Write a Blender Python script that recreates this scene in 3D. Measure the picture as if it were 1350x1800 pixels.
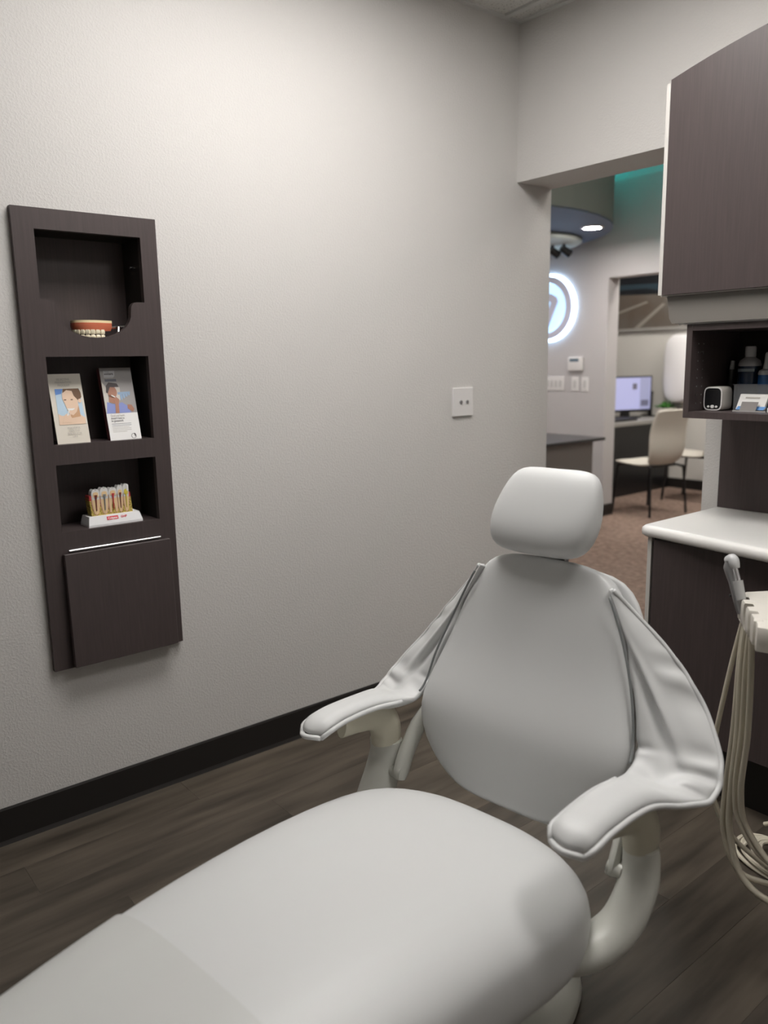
import bpy, bmesh, math, random
from mathutils import Vector, Matrix
random.seed(7)
for o in list(bpy.data.objects): bpy.data.objects.remove(o)
S = bpy.context.scene
COL = S.collection
R = math.radians
# ------------------------------------------------------------------ camera
YAW, PITCH, ROLL, FPX = R(50.897), R(10.5745), R(-1.0165), 1400.76
cd = bpy.data.cameras.new('camera'); cam = bpy.data.objects.new('camera', cd); COL.objects.link(cam)
cd.sensor_fit = 'HORIZONTAL'; cd.sensor_width = 36.0; cd.lens = FPX/1350*36
cd.clip_start = 0.02; cd.clip_end = 60
M3 = Matrix.Rotation(YAW, 3, 'Z') @ Matrix.Rotation(math.pi/2-PITCH, 3, 'X') @ Matrix.Rotation(ROLL, 3, 'Z')
CAM = Vector((2.315, 0.0, 1.34))
cam.matrix_world = Matrix.Translation(CAM) @ M3.to_4x4()
cd.dof.use_dof = True; cd.dof.focus_distance = 2.05; cd.dof.aperture_fstop = 3.4
S.camera = cam
# ------------------------------------------------------------------ world / exposure
w = bpy.data.worlds.new('world'); S.world = w; w.use_nodes = True
w.node_tree.nodes['Background'].inputs[0].default_value = (.8, .85, 1, 1)
w.node_tree.nodes['Background'].inputs[1].default_value = 0.0
vs = S.view_settings; vs.view_transform = 'Standard'; vs.look = 'None'; vs.gamma = 1.0; vs.use_curve_mapping = False
vs.exposure = 0.0
TROFFER = 18.5        # emission strength of the treatment room's ceiling panels
HALL = 20.0
# ------------------------------------------------------------------ materials
MATS = {}
def mat(name, col, rough=.5, spec=.5, metal=0, emit=None, estr=0, trans=0, alpha=1, coat=0):
    if name in MATS: return MATS[name]
    m = bpy.data.materials.new(name); m.use_nodes = True
    b = m.node_tree.nodes['Principled BSDF']
    b.inputs['Base Color'].default_value = (*col, 1); b.inputs['Roughness'].default_value = rough
    b.inputs['Specular IOR Level'].default_value = spec; b.inputs['Metallic'].default_value = metal
    b.inputs['Transmission Weight'].default_value = trans; b.inputs['Alpha'].default_value = alpha
    b.inputs['Coat Weight'].default_value = coat
    if emit: b.inputs['Emission Color'].default_value = (*emit, 1); b.inputs['Emission Strength'].default_value = estr
    MATS[name] = m
    return m
def srgb(r, g, b):
    f = lambda c: (c/255/12.92) if c/255 <= .04045 else ((c/255+.055)/1.055)**2.4
    return (f(r), f(g), f(b))
def noise_bump(m, scale, strength, dist=.002, detail=3, coord='Object'):
    nt = m.node_tree; b = nt.nodes['Principled BSDF']
    tc = nt.nodes.new('ShaderNodeTexCoord'); n = nt.nodes.new('ShaderNodeTexNoise'); bp = nt.nodes.new('ShaderNodeBump')
    n.inputs['Scale'].default_value = scale; n.inputs['Detail'].default_value = detail
    bp.inputs['Strength'].default_value = strength; bp.inputs['Distance'].default_value = dist
    nt.links.new(tc.outputs[coord], n.inputs['Vector']); nt.links.new(n.outputs['Fac'], bp.inputs['Height'])
    nt.links.new(bp.outputs['Normal'], b.inputs['Normal'])
    return n, bp
def color_noise(m, c1, c2, scale=(1, 1, 1), nscale=5, detail=4, lo=.35, hi=.65, rnd=0):
    nt = m.node_tree; b = nt.nodes['Principled BSDF']
    tc = nt.nodes.new('ShaderNodeTexCoord'); mp = nt.nodes.new('ShaderNodeMapping'); n = nt.nodes.new('ShaderNodeTexNoise'); cr = nt.nodes.new('ShaderNodeValToRGB')
    mp.inputs['Scale'].default_value = scale; n.inputs['Scale'].default_value = nscale; n.inputs['Detail'].default_value = detail
    cr.color_ramp.elements[0].position = lo; cr.color_ramp.elements[1].position = hi
    cr.color_ramp.elements[0].color = (*c1, 1); cr.color_ramp.elements[1].color = (*c2, 1)
    nt.links.new(tc.outputs['Object'], mp.inputs['Vector']); nt.links.new(n.outputs['Fac'], cr.inputs['Fac'])
    if rnd:
        oi = nt.nodes.new('ShaderNodeObjectInfo'); ad = nt.nodes.new('ShaderNodeVectorMath'); sc = nt.nodes.new('ShaderNodeVectorMath')
        sc.operation = 'SCALE'; sc.inputs[3].default_value = 37.0
        cx = nt.nodes.new('ShaderNodeCombineXYZ')
        for k in range(3): nt.links.new(oi.outputs['Random'], cx.inputs[k])
        nt.links.new(cx.outputs[0], sc.inputs[0]); ad.operation = 'ADD'
        nt.links.new(mp.outputs[0], ad.inputs[0]); nt.links.new(sc.outputs[0], ad.inputs[1]); nt.links.new(ad.outputs[0], n.inputs['Vector'])
        hs = nt.nodes.new('ShaderNodeHueSaturation'); mr = nt.nodes.new('ShaderNodeMapRange')
        mr.inputs['To Min'].default_value = 1-rnd; mr.inputs['To Max'].default_value = 1+rnd
        nt.links.new(oi.outputs['Random'], mr.inputs['Value']); nt.links.new(mr.outputs[0], hs.inputs['Value'])
        nt.links.new(cr.outputs[0], hs.inputs['Color']); nt.links.new(hs.outputs[0], b.inputs['Base Color'])
    else:
        nt.links.new(mp.outputs[0], n.inputs['Vector']); nt.links.new(cr.outputs[0], b.inputs['Base Color'])
    return m
WALL = mat('wall_paint', (.60, .583, .563), .75, .25)
def wall_bump(m):
    nt = m.node_tree; b = nt.nodes['Principled BSDF']
    tc = nt.nodes.new('ShaderNodeTexCoord'); n = nt.nodes.new('ShaderNodeTexNoise'); n2 = nt.nodes.new('ShaderNodeTexNoise')
    cr = nt.nodes.new('ShaderNodeValToRGB'); bp = nt.nodes.new('ShaderNodeBump'); mx = nt.nodes.new('ShaderNodeMath')
    n.inputs['Scale'].default_value = 150; n.inputs['Detail'].default_value = 3; n2.inputs['Scale'].default_value = 330
    cr.color_ramp.elements[0].position = .44; cr.color_ramp.elements[1].position = .64
    bp.inputs['Strength'].default_value = .42; bp.inputs['Distance'].default_value = .0013
    mx.operation = 'MULTIPLY_ADD'; mx.inputs[1].default_value = .25
    nt.links.new(tc.outputs['Object'], n.inputs['Vector']); nt.links.new(tc.outputs['Object'], n2.inputs['Vector'])
    nt.links.new(n.outputs['Fac'], cr.inputs['Fac']); nt.links.new(n2.outputs['Fac'], mx.inputs[0]); nt.links.new(cr.outputs[0], mx.inputs[2])
    nt.links.new(mx.outputs[0], bp.inputs['Height']); nt.links.new(bp.outputs['Normal'], b.inputs['Normal'])
wall_bump(WALL)
HALLWALL = mat('hall_wall_paint', (.5, .48, .48), .7, .25); noise_bump(HALLWALL, 90, .3)
HALLDARK = mat('olive_grey_paint', (.16, .17, .15), .7, .2)
SOFFITBLUE = mat('slate_blue_paint', (.13, .16, .23), .6, .3)
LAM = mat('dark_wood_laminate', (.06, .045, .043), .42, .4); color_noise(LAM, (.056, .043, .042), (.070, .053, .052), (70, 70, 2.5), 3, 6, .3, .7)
LAMX = LAM
INNER = mat('shaded_laminate', (.022, .019, .018), .6, .2)  # wood laminate copied darker; shade inside the recesses put into its colour
BASEB = mat('black_rubber', (.016, .014, .013), .45, .4)
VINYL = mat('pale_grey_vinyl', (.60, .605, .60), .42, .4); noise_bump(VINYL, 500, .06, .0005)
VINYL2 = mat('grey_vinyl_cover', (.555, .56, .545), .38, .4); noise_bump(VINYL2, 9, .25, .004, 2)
SEAMSHADE = mat('seam_gap_shade', (.19, .20, .20), .5, .4)  # dark grey stands in for the shadow gap along the back seam
BEIGE = mat('beige_plastic', (.52, .49, .39), .4, .45)
GREYPL = mat('warm_grey_plastic', (.55, .55, .50), .35, .5)
PLANK = mat('dark_vinyl_plank', (.05, .04, .035), .5, .35); color_noise(PLANK, (.036, .029, .022), (.118, .096, .074), (9, 1.1, 9), 2.2, 7, .28, .74, .13)
SUBF = mat('floor_base', (.01, .008, .007), .7)
CARPET = mat('brown_carpet', (.17, .125, .10), .95, .05); color_noise(CARPET, (.17, .12, .095), (.27, .195, .16), (1, 1, 1), 25, 5)
noise_bump(CARPET, 400, .5)
TILE = mat('acoustic_tile', (.62, .61, .58), .9, .1); color_noise(TILE, (.22, .21, .2), (.64, .63, .6), (1, 1, 1), 130, 3, .3, .42); noise_bump(TILE, 60, .5)
TEE = mat('white_metal_tee', (.6, .6, .58), .5)
WHITEP = mat('white_plastic', (.72, .70, .69), .35, .5)
CTOP = mat('white_solid_surface', (.78, .765, .74), .3, .5)
LTGREY = mat('light_grey_laminate', (.17, .158, .142), .45, .4)
STRIP = mat('pale_metal_edge', (.55, .53, .5), .4, .5)
CHROME = mat('chrome', (.75, .75, .76), .18, .5, 1)
STEEL = mat('grey_steel', (.42, .42, .43), .3, .5, .9)
BLACK = mat('black_plastic', (.008, .008, .009), .3, .5)
TUBE = mat('beige_tubing', (.62, .57, .46), .4, .45)
WARMWHITE = mat('off_white_upholstery', (.56, .53, .47), .55, .3)
def emat(name, col, s): return mat(name, (.8, .8, .8), .5, .2, 0, col, s)
# ------------------------------------------------------------------ builders
def link(o, parent=None):
    COL.objects.link(o)
    if parent is not None: o.parent = parent
    return o
def tag(o, label=None, cat=None, group=None, kind=None):
    if label: o['label'] = label
    if cat: o['category'] = cat
    if group: o['group'] = group
    if kind: o['kind'] = kind
    return o
def thing(name, loc, label, cat, group=None, rz=0):
    o = bpy.data.objects.new(name, None); o.empty_display_size = .05; link(o); o.location = loc; o.rotation_euler = (0, 0, rz)
    o['off'] = 0; del o['off']
    return tag(o, label, cat, group)
class MB:
    def __init__(s): s.bm = bmesh.new()
    def box(s, x0, x1, y0, y1, z0, z1, bev=0, seg=2, rot=None, piv=None):
        r = bmesh.ops.create_cube(s.bm, size=1); vs_ = r['verts']
        for v in vs_: v.co = Vector((x0+(v.co.x+.5)*(x1-x0), y0+(v.co.y+.5)*(y1-y0), z0+(v.co.z+.5)*(z1-z0)))
        if bev:
            es = list({e for v in vs_ for e in v.link_edges})
            rr = bmesh.ops.bevel(s.bm, geom=es, offset=bev, segments=seg, affect='EDGES', profile=.5); vs_ = list({v for v in rr['verts']} | {v for v in vs_ if v.is_valid})
        if rot is not None:
            for v in vs_: v.co = rot @ (v.co-Vector(piv)) + Vector(piv)
        return s
    def cyl(s, a, b, r0, r1=None, n=20, cap=True):
        a = Vector(a); b = Vector(b); r1 = r0 if r1 is None else r1
        d = (b-a); q = d.to_track_quat('Z', 'Y').to_matrix()
        A = [s.bm.verts.new(a+q@Vector((r0*math.cos(2*math.pi*i/n), r0*math.sin(2*math.pi*i/n), 0))) for i in range(n)]
        B = [s.bm.verts.new(b+q@Vector((r1*math.cos(2*math.pi*i/n), r1*math.sin(2*math.pi*i/n), 0))) for i in range(n)]
        for i in range(n): s.bm.faces.new((A[i], A[(i+1) % n], B[(i+1) % n], B[i]))
        if cap: s.bm.faces.new(A[::-1]); s.bm.faces.new(B)
        return s
    def rings(s, rings, cap=True, closed=True):
        V = [[s.bm.verts.new(p) for p in r] for r in rings]; n = len(V[0])
        for a, b in zip(V[:-1], V[1:]):
            for i in range(n if closed else n-1):
                s.bm.faces.new((a[i], a[(i+1) % n], b[(i+1) % n], b[i]))
        if cap and closed: s.bm.faces.new(V[0][::-1]); s.bm.faces.new(V[-1])
        return s
    def lathe(s, c, prof, n=24):
        return s.rings([[(c[0]+r*math.cos(2*math.pi*i/n), c[1]+r*math.sin(2*math.pi*i/n), c[2]+z) for i in range(n)] for r, z in prof])
    def tube(s, pts, r, n=10, rad2=None, res=6, closed=False):
        P = smooth_path(pts, res) if res > 1 else [Vector(p) for p in pts]
        k = len(P); rs = r if isinstance(r, (list, tuple)) else [r]*len(pts)
        rr = [interp(rs, i/(k-1)) for i in range(k)]
        r2 = rr if rad2 is None else [interp(rad2 if isinstance(rad2, (list, tuple)) else [rad2, rad2], i/(k-1)) for i in range(k)]
        up = Vector((0, 0, 1)); t0 = (P[1]-P[0]).normalized()
        if abs(t0.dot(up)) > .95: up = Vector((1, 0, 0))
        nrm = (up-t0*up.dot(t0)).normalized(); out = []
        for i in range(k):
            t = (P[min(i+1, k-1)]-P[max(i-1, 0)]).normalized()
            nrm = (nrm-t*nrm.dot(t)).normalized(); bn = t.cross(nrm)
            out.append([P[i]+nrm*rr[i]*math.cos(2*math.pi*j/n)+bn*r2[i]*math.sin(2*math.pi*j/n) for j in range(n)])
        return s.rings(out)
    def prism(s, poly, d):
        # poly: list of 3D points (planar), d: extrusion vector
        d = Vector(d); A = [s.bm.verts.new(p) for p in poly]; B = [s.bm.verts.new(Vector(p)+d) for p in poly]; n = len(A)
        s.bm.faces.new(A[::-1]); s.bm.faces.new(B)
        for i in range(n): s.bm.faces.new((A[i], A[(i+1) % n], B[(i+1) % n], B[i]))
        return s
    def quad(s, *p): s.bm.faces.new([s.bm.verts.new(q) for q in p]); return s
    def build(s, name, m, parent=None, smooth=False, sub=0, origin=None, ang=None):
        bmesh.ops.recalc_face_normals(s.bm, faces=s.bm.faces)
        if origin is None and parent is not None and parent.type == 'EMPTY' and not parent.get('local'):
            origin = parent.location
        if origin is None and parent is not None and parent.get('org'): origin = Vector(parent['org'])
        if origin is not None:
            for v in s.bm.verts: v.co -= Vector(origin)
        me = bpy.data.meshes.new(name); s.bm.to_mesh(me); s.bm.free()
        if smooth or sub:
            for p in me.polygons: p.use_smooth = True
        me.materials.append(m)
        o = bpy.data.objects.new(name, me); link(o, parent)
        if smooth and ang is not False and not sub:
            try: me.set_sharp_from_angle(angle=R(40 if ang is None else ang))
            except Exception: pass
        if sub:
            md = o.modifiers.new('sub', 'SUBSURF'); md.levels = sub; md.render_levels = sub
        return o
def interp(l, t):
    f = t*(len(l)-1); i = min(int(f), len(l)-2); return l[i]+(l[i+1]-l[i])*(f-i)
def cr(p0, p1, p2, p3, t):
    return .5*((2*p1)+(p2-p0)*t+(2*p0-5*p1+4*p2-p3)*t*t+(3*p1-p0-3*p2+p3)*t**3)
def smooth_path(pts, res=6):
    P = [Vector(p) for p in pts]; out = []
    for i in range(len(P)-1):
        a = P[max(i-1, 0)]; d = P[min(i+2, len(P)-1)]
        for k in range(res): out.append(cr(a, P[i], P[i+1], d, k/res))
    out.append(P[-1]); return out
def cr_at(P, t):
    f = t*(len(P)-1); i = min(int(f), len(P)-2); return cr(P[max(i-1, 0)], P[i], P[i+1], P[min(i+2, len(P)-1)], f-i)
def sup(a, b, n, k=32):
    out = []
    for i in range(k):
        t = 2*math.pi*i/k; c, s_ = math.cos(t), math.sin(t)
        out.append((a*math.copysign(abs(c)**(2/n), c), b*math.copysign(abs(s_)**(2/n), s_)))
    return out
def text_mesh(name, body, size, m, parent, loc, xdir, ydir, align='CENTER', origin=None, width=None, off=.0):
    """flat lettering: xdir = writing direction, ydir = up"""
    cu = bpy.data.curves.new('t', 'FONT'); cu.body = body; cu.size = size; cu.align_x = align; cu.offset = off; cu.resolution_u = 3
    to = bpy.data.objects.new('t', cu); COL.objects.link(to)
    dg = bpy.context.evaluated_depsgraph_get(); dg.update()
    me = bpy.data.meshes.new_from_object(to.evaluated_get(dg)); bpy.data.objects.remove(to)
    xd = Vector(xdir).normalized(); yd = Vector(ydir).normalized(); o0 = Vector(loc)-(Vector(origin) if origin is not None else Vector((0, 0, 0)))
    xs = [v.co.x for v in me.vertices] or [0]
    sx = 1 if not width else width/(max(xs)-min(xs))
    for v in me.vertices: v.co = o0+xd*v.co.x*sx+yd*v.co.y
    me.name = name; me.materials.clear(); me.materials.append(m)
    o = bpy.data.objects.new(name, me); return link(o, parent)
def struct(o, label=None):
    o['kind'] = 'structure'
    if label: o['label'] = label
    return o
def copy_tree(o, parent=None):
    c = o.copy(); link(c, parent)
    for ch in list(o.children): copy_tree(ch, c)
    return c
# ================================================================== STRUCTURE
CZ = 2.645          # ceiling height
YD = 2.612          # end wall plane (doorway wall)
YJ = 2.83           # far face of the doorway wall
HZ = 2.055          # header underside
XJ = .876           # doorway right jamb
XR, YB = 3.35, -1.45
# floor of the treatment room: base slab and planks
fl = struct(MB().box(-.12, XR, YB, YJ-.02, -.06, -.004).build('floor', SUBF), 'dark wood-look plank floor of the treatment room')
pw, plen = .152, 1.22
pm = MB().box(0, pw-.0004, 0, plen-.0004, -.004, 0, .0002, 1)
first = None; r = 0; x = 0.0
while x < XR-.02:
    w_ = min(pw, XR-x); y = YB-((r*.43) % 1.0)*plen
    while y < YJ-.02:
        a, b = max(y, YB), min(y+plen, YJ-.02)
        if b-a > .03:
            if abs(b-a-plen) < 1e-6 and abs(w_-pw) < 1e-6:
                if first is None: first = pm.build('plank', PLANK, fl); o = first
                else: o = first.copy(); link(o, fl)
                o.location = (x, y, 0)
            else:
                o = MB().box(0, w_-.0004, 0, b-a-.0004, -.004, 0, .0002, 1).build('plank', PLANK, fl); o.location = (x, a, 0)
        y += plen
    x += pw; r += 1
struct(MB().box(-4.2, XR, YJ-.02, 7.7, -.06, -.001).build('floor_hall', CARPET), 'brown carpeted floor of the hall beyond the doorway')
# left wall with a recess for the brochure rack
RY0, RY1, RZ0, RZ1 = .665, .995, .50, 1.735
wl = MB()
for y0, y1, z0, z1 in ((YB, RY0, 0, CZ), (RY1, YJ, 0, CZ), (RY0, RY1, 0, RZ0), (RY0, RY1, RZ1, CZ)): wl.box(-.13, 0, y0, y1, z0, z1)
struct(wl.build('wall_left', WALL), 'pale grey orange-peel textured wall holding the brochure rack')
we = MB(); we.box(0, XR, YD, YJ, HZ, CZ); we.box(XJ, XR, YD, YJ, 0, HZ)
struct(we.build('wall_end', WALL), 'pale grey end wall with open doorway to the hall')
struct(MB().box(XR, XR+.12, YB, YJ, 0, CZ).build('wall_right', WALL), 'pale grey wall on the cabinet side')
struct(MB().box(-.13, XR+.12, YB-.12, YB, 0, CZ).build('wall_back', WALL), 'pale grey wall at the foot of the chair')
# baseboard left: cove base with toe
bb = MB()
prof = [(0, 0), (.012, 0), (.010, .004), (.0065, .012), (.0065, .104), (.004, .109), (0, .109)]
bb.prism([(px, YB, pz) for px, pz in prof], (0, YJ-YB, 0))
struct(bb.build('baseboard_left', BASEB), 'black rubber cove base along the pale grey wall')
# ceiling: slab, tees, tiles
ce = struct(MB().box(-.13, XR+.12, YB-.12, YJ, CZ+.02, CZ+.08).build('ceiling', TILE), 'suspended ceiling of speckled acoustic tiles')
xs_ = [0.0, .56, 1.17, 1.78, 2.39, 3.00, XR]; ys_ = [YB, -.53, .08, .69, 1.30, 1.91, 2.52, YD]
LIGHTS = {(1, 3), (1, 4), (3, 4)}
tilemesh = {}
for i in range(len(xs_)-1):
    for j in range(len(ys_)-1):
        if (i, j) in LIGHTS: continue
        a, b, c_, d_ = xs_[i]+.014, xs_[i+1]-.014, ys_[j]+.014, ys_[j+1]-.014
        if j == len(ys_)-2 or j == 0: pass
        o = MB().box(0, b-a, 0, d_-c_, 0, .014, .003, 1).build('ceiling_tile', TILE, ce); o.location = (a, c_, CZ+.006)
tees = []
for x in xs_[1:-1]: MB().box(x-.012, x+.012, YB, YD, CZ-.001, CZ+.012).build('tee_bar', TEE, ce)
for y in ys_[1:-1]: MB().box(0, XR, y-.012, y+.012, CZ-.0015, CZ+.0115).build('tee_bar', TEE, ce)
MB().box(0, .02, YB, YD, CZ-.001, CZ+.012).build('wall_angle', TEE, ce); MB().box(0, XR, YD-.02, YD, CZ-.0015, CZ+.0115).build('wall_angle', TEE, ce)
MB().box(XR-.02, XR, YB, YD, CZ-.001, CZ+.012).build('wall_angle', TEE, ce); MB().box(0, XR, YB, YB+.02, CZ-.0015, CZ+.0115).build('wall_angle', TEE, ce)
# ceiling light panels (above the frame, they light the room)
LITM = emat('lit_diffuser', (1, .972, .943), TROFFER)
for k, (i, j) in enumerate(sorted(LIGHTS)):
    a, b, c_, d_ = xs_[i]+.014, xs_[i+1]-.014, ys_[j]+.014, ys_[j+1]-.014
    nm = {(1, 3): 'over the seat of the dental chair', (1, 4): 'over the headrest of the dental chair', (3, 4): 'before the base cabinet'}[(i, j)]
    t = thing('ceiling_light', ((a+b)/2, (c_+d_)/2, CZ+.0), 'square lit ceiling light panel '+nm, 'light', 'ceiling light panels')
    fr = MB()
    for q in ((a, b, c_, c_+.02), (a, b, d_-.02, d_), (a, a+.02, c_+.02, d_-.02), (b-.02, b, c_+.02, d_-.02)): fr.box(*q, CZ+.003, CZ+.015)
    fr.build('frame', TEE, t)
    MB().box(a+.02, b-.02, c_+.02, d_-.02, CZ+.007, CZ+.014).build('diffuser', LITM, t)
# ---------------- hall shell
HC = 3.15
YS, YS2 = 5.75, 5.90      # wall with the round sign
XS = -1.77                # its opening's left jamb
ws = MB(); ws.box(-4.2, XS, YS, YS2, 0, HC); ws.box(XS, XR, YS, YS2, 2.0, HC); ws.box(-.55, XR, YS, YS2, 0, 2.0)
struct(ws.build('wall_hall', HALLWALL), 'hall wall carrying the glowing round sign, open on one side')
struct(MB().box(-4.2, XR, 7.62, 7.74, 0, HC).build('wall_far', mat('far_wall_paint', (.60, .585, .55), .7, .2)), 'far office wall behind the desk')
struct(MB().box(-4.2, -4.1, YJ, 7.62, 0, HC).build('wall_hall_left', HALLWALL), 'far side wall of the hall')
struct(MB().box(XR, XR+.12, YJ, 7.62, 0, HC).build('wall_hall_right', HALLWALL), 'other side wall of the hall')
struct(MB().box(-4.2, -.13, YJ-.12, YJ, 0, HC).build('wall_hall_near', HALLWALL), 'hall wall behind the rack wall')
struct(MB().box(0-.13, XR, YJ-.1, YJ, CZ+.1, HC).build('wall_hall_above', HALLWALL), 'hall wall above the doorway')
struct(MB().box(-4.2, XR, YJ-.1, 7.74, HC, HC+.08).build('ceiling_hall', mat('hall_ceiling_paint', (.4, .4, .4), .8, .1)), 'plain hall ceiling above the soffit')
struct(MB().box(-3.0, XR, 7.606, 7.62, 0, .1).build('baseboard_far', BASEB), 'black baseboard at the foot of the far office wall')
b = MB(); b.box(XS-.012, XS+.008, YS-.008, YS2+.008, 0, .1); b.box(-4.1, XS-.012, YS-.008, YS, 0, .1)
struct(b.build('baseboard_hall', BASEB), 'black baseboard wrapping the hall wall end')
# round drum soffit over the hall
SX, SY, SR, SZ = -2.5, 4.42, 1.385, 2.30
arc = []
for k in range(97):
    a = 2*math.pi*k/96; arc.append((SX+SR*math.cos(a), min(SY+SR*math.sin(a), YS-.002)))
so = struct(MB().prism([(p[0], p[1], SZ) for p in arc[:-1]], (0, 0, .012)).build('ceiling_soffit', SOFFITBLUE), 'slate blue underside of the round hall soffit')
ins = [(p[0]+(SX-p[0])*.02, p[1]+(SY-p[1])*.02) for p in arc]
struct(MB().rings([[(p[0], p[1], SZ) for p in arc], [(p[0], p[1], 2.74) for p in arc], [(p[0], p[1], 2.74) for p in ins], [(p[0], p[1], SZ+.012) for p in ins]], cap=False, closed=False).build('trim_1', HALLDARK, None, True), 'dark olive-grey curved fascia of the hall soffit')

# teal cove light on top of the soffit
t = thing('cove_light', (SX, SY, 2.70), 'teal glowing light strip on top of the round soffit', 'light')
ring = []
for rr, z in ((.955, 2.70), (.975, 2.70), (.975, 2.725), (.955, 2.725), (.955, 2.70)):
    ring.append([(SX+SR*rr*math.cos(2*math.pi*k/64), SY+min(SR*rr*math.sin(2*math.pi*k/64), YS-.01-SY), z) for k in range(64)])
MB().rings(ring, cap=False).build('light_strip', emat('teal_led', (.0, .75, .70), 50), t)
MB().prism([(p[0], p[1], 2.67) for p in ins[:-1]], (0, 0, .03)).build('cove_floor', HALLDARK, t)
# recessed downlight
def downlight(p, label):
    t = thing('downlight', p, label, 'light', 'recessed downlights in the soffit')
    MB().lathe(p, [(.085, 0), (.085, -.006), (.066, -.010), (.062, -.002), (.062, 0)], 28).build('trim_ring', WHITEP, t, True)
    MB().lathe(p, [(.062, -.001), (.060, -.006), (.001, -.007)], 28).build('lens', emat('downlight_lens', (1, .93, .88), 330), t, True)
downlight((-1.469, 5.101, SZ), 'round bright downlight in the blue soffit above the sign')
for q in ((-1.6, 3.9, 'close to the doorway'), (-2.8, 3.6, 'near the hall side of the rack wall'), (-3.3, 4.7, 'by the far side wall of the hall')): nm = q[2]; downlight((q[0], q[1], SZ), 'round bright downlight in the soffit '+nm)
# pale disc with two small dark spotlights under the soffit
t = thing('ceiling_disc', (-2.28, 5.16, SZ), 'pale round ceiling disc under the blue soffit with dark spotlights', 'ceiling disc')
MB().lathe((-2.28, 5.16, SZ), [(.52, 0), (.54, -.01), (.54, -.03), (.52, -.04), (.001, -.041)], 48).build('disc', mat('pale_green_white', (.62, .68, .62), .6), t, True)
for k, (dx, dy) in enumerate(((.22, .22), (.32, .24))):
    q = (-2.28+dx, 5.16+dy, SZ-.04)
    m_ = MB(); m_.cyl(q, (q[0], q[1], q[2]-.03), .012); m_.cyl((q[0]-.01, q[1]-.02, q[2]-.03), (q[0]+.02, q[1]+.05, q[2]-.075), .028, .034)
    m_.build('spotlight', BLACK, t, True)
# hall and office ceiling lights (hidden by header and soffit)
HLIT = emat('hall_lit_diffuser', (1, .95, .88), HALL); OLIT = emat('office_lit_diffuser', (1, .95, .88), HALL*2)
for (x0, y0, nm) in ((.3, 3.6, 'in the hall before the doorway'), (-1.7, 6.5, 'over the office desk chairs'), (-.3, 6.4, 'in the office beside the desk'), (1.2, 4.6, 'in the hall behind the cabinet wall')):
    t = thing('hall_ceiling_light', (x0, y0, HC), 'square lit ceiling panel '+nm, 'light', 'hall ceiling panels')
    MB().box(x0-.31, x0+.31, y0-.31, y0+.31, HC-.02, HC, .004, 1).build('frame', TEE, t)
    MB().box(x0-.28, x0+.28, y0-.28, y0+.28, HC-.026, HC-.018).build('diffuser', OLIT if y0 > YS2 else HLIT, t)
# ---------------- round glowing sign on the hall wall
SC = (-2.375, YS, 1.79)
t = thing('round_sign', SC, 'round metal logo sign with blue-white halo glow on the hall wall', 'sign')
def ringmesh(r0, r1, ya, yb, n=64):
    return MB().rings([[(SC[0]+rr*math.cos(2*math.pi*k/n), yy, SC[2]+rr*math.sin(2*math.pi*k/n)) for k in range(n)] for rr, yy in ((r0, ya), (r1, ya), (r1, yb), (r0, yb), (r0, ya))], cap=False)
HALO = emat('halo_led', (.50, .72, 1), 5.5)
SIGNM = mat('brushed_sign_metal', (.60, .60, .72), .45, .5, 0)
ringmesh(.215, .270, YS-.055, YS-.038).build('sign_ring', SIGNM, t, True)
ringmesh(.214, .292, YS-.030, YS-.002).build('halo_strip', HALO, t, True)
MB().cyl((SC[0], YS-.002, SC[2]), (SC[0], YS-.022, SC[2]), .215, n=56).build('back_disc', mat('lit_blue_disc', (.45, .62, .75), .5, .5, 0, (.45, .68, 1), 1.1), t)
gl = [[(-.17, .12), (.05, .12), (.115, .085), (.125, .05), (.02, -.17), (-.05, -.17), (.05, .045), (.03, .06), (-.17, .06)],
      [(-.17, .0), (-.10, .0), (-.035, -.17), (-.10, -.17)]]
g = MB()
for pl in gl: g.prism([(SC[0]+a, YS-.040, SC[2]+b_) for a, b_ in pl], (0, -.015, 0))
g.build('emblem', SIGNM, t)
# thermostat, switches, wide plate
t = thing('thermostat', (-2.075, YS, 1.305), 'white thermostat with small dark display on the hall wall', 'thermostat')
MB().box(-2.15, -1.995, YS-.03, YS, 1.245, 1.365, .01).build('housing', WHITEP, t, True)
MB().box(-2.125, -2.03, YS-.032, YS-.029, 1.325, 1.35).build('display', mat('lcd', (.12, .17, .22), .2), t)
for k, xx in enumerate((-2.08, -1.975)):
    t = thing('light_switch', (xx, YS, 1.132), ['white rocker light switch under the thermostat, beside the wide plate', 'white rocker light switch under the thermostat, beside the opening'][k], 'switch', 'rocker switches')
    MB().box(xx-.036, xx+.036, YS-.008, YS, 1.072, 1.192, .003).build('plate', WHITEP, t)
    MB().box(xx-.016, xx+.016, YS-.013, YS-.007, 1.10, 1.165, .002).build('rocker', mat('switch_rocker', (.55, .54, .53), .4), t)
t = thing('switch_plate', (-2.30, YS, 1.136), 'wide white four-switch plate on the hall wall under the sign', 'switch')
MB().box(-2.41, -2.20, YS-.008, YS, 1.075, 1.198, .003).build('plate', WHITEP, t)
for k in range(4): MB().box(-2.395+k*.047, -2.362+k*.047, YS-.012, YS-.007, 1.105, 1.165, .002).build('rocker', MATS['switch_rocker'], t)
# reception counter in front of the sign wall
t = thing('reception_counter', (-2.1, 5.0, 0), 'low grey reception counter with thin dark top below the sign', 'counter')
MB().box(-2.6, -1.43, 4.35, 5.30, .715, .74, .006).build('counter_top', mat('dark_counter', (.03, .03, .032), .3), t)
MB().box(-2.5, -1.47, 4.42, 5.19, 0, .715).build('front_panel', mat('grey_brown_panel', (.17, .155, .145), .5), t)
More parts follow.
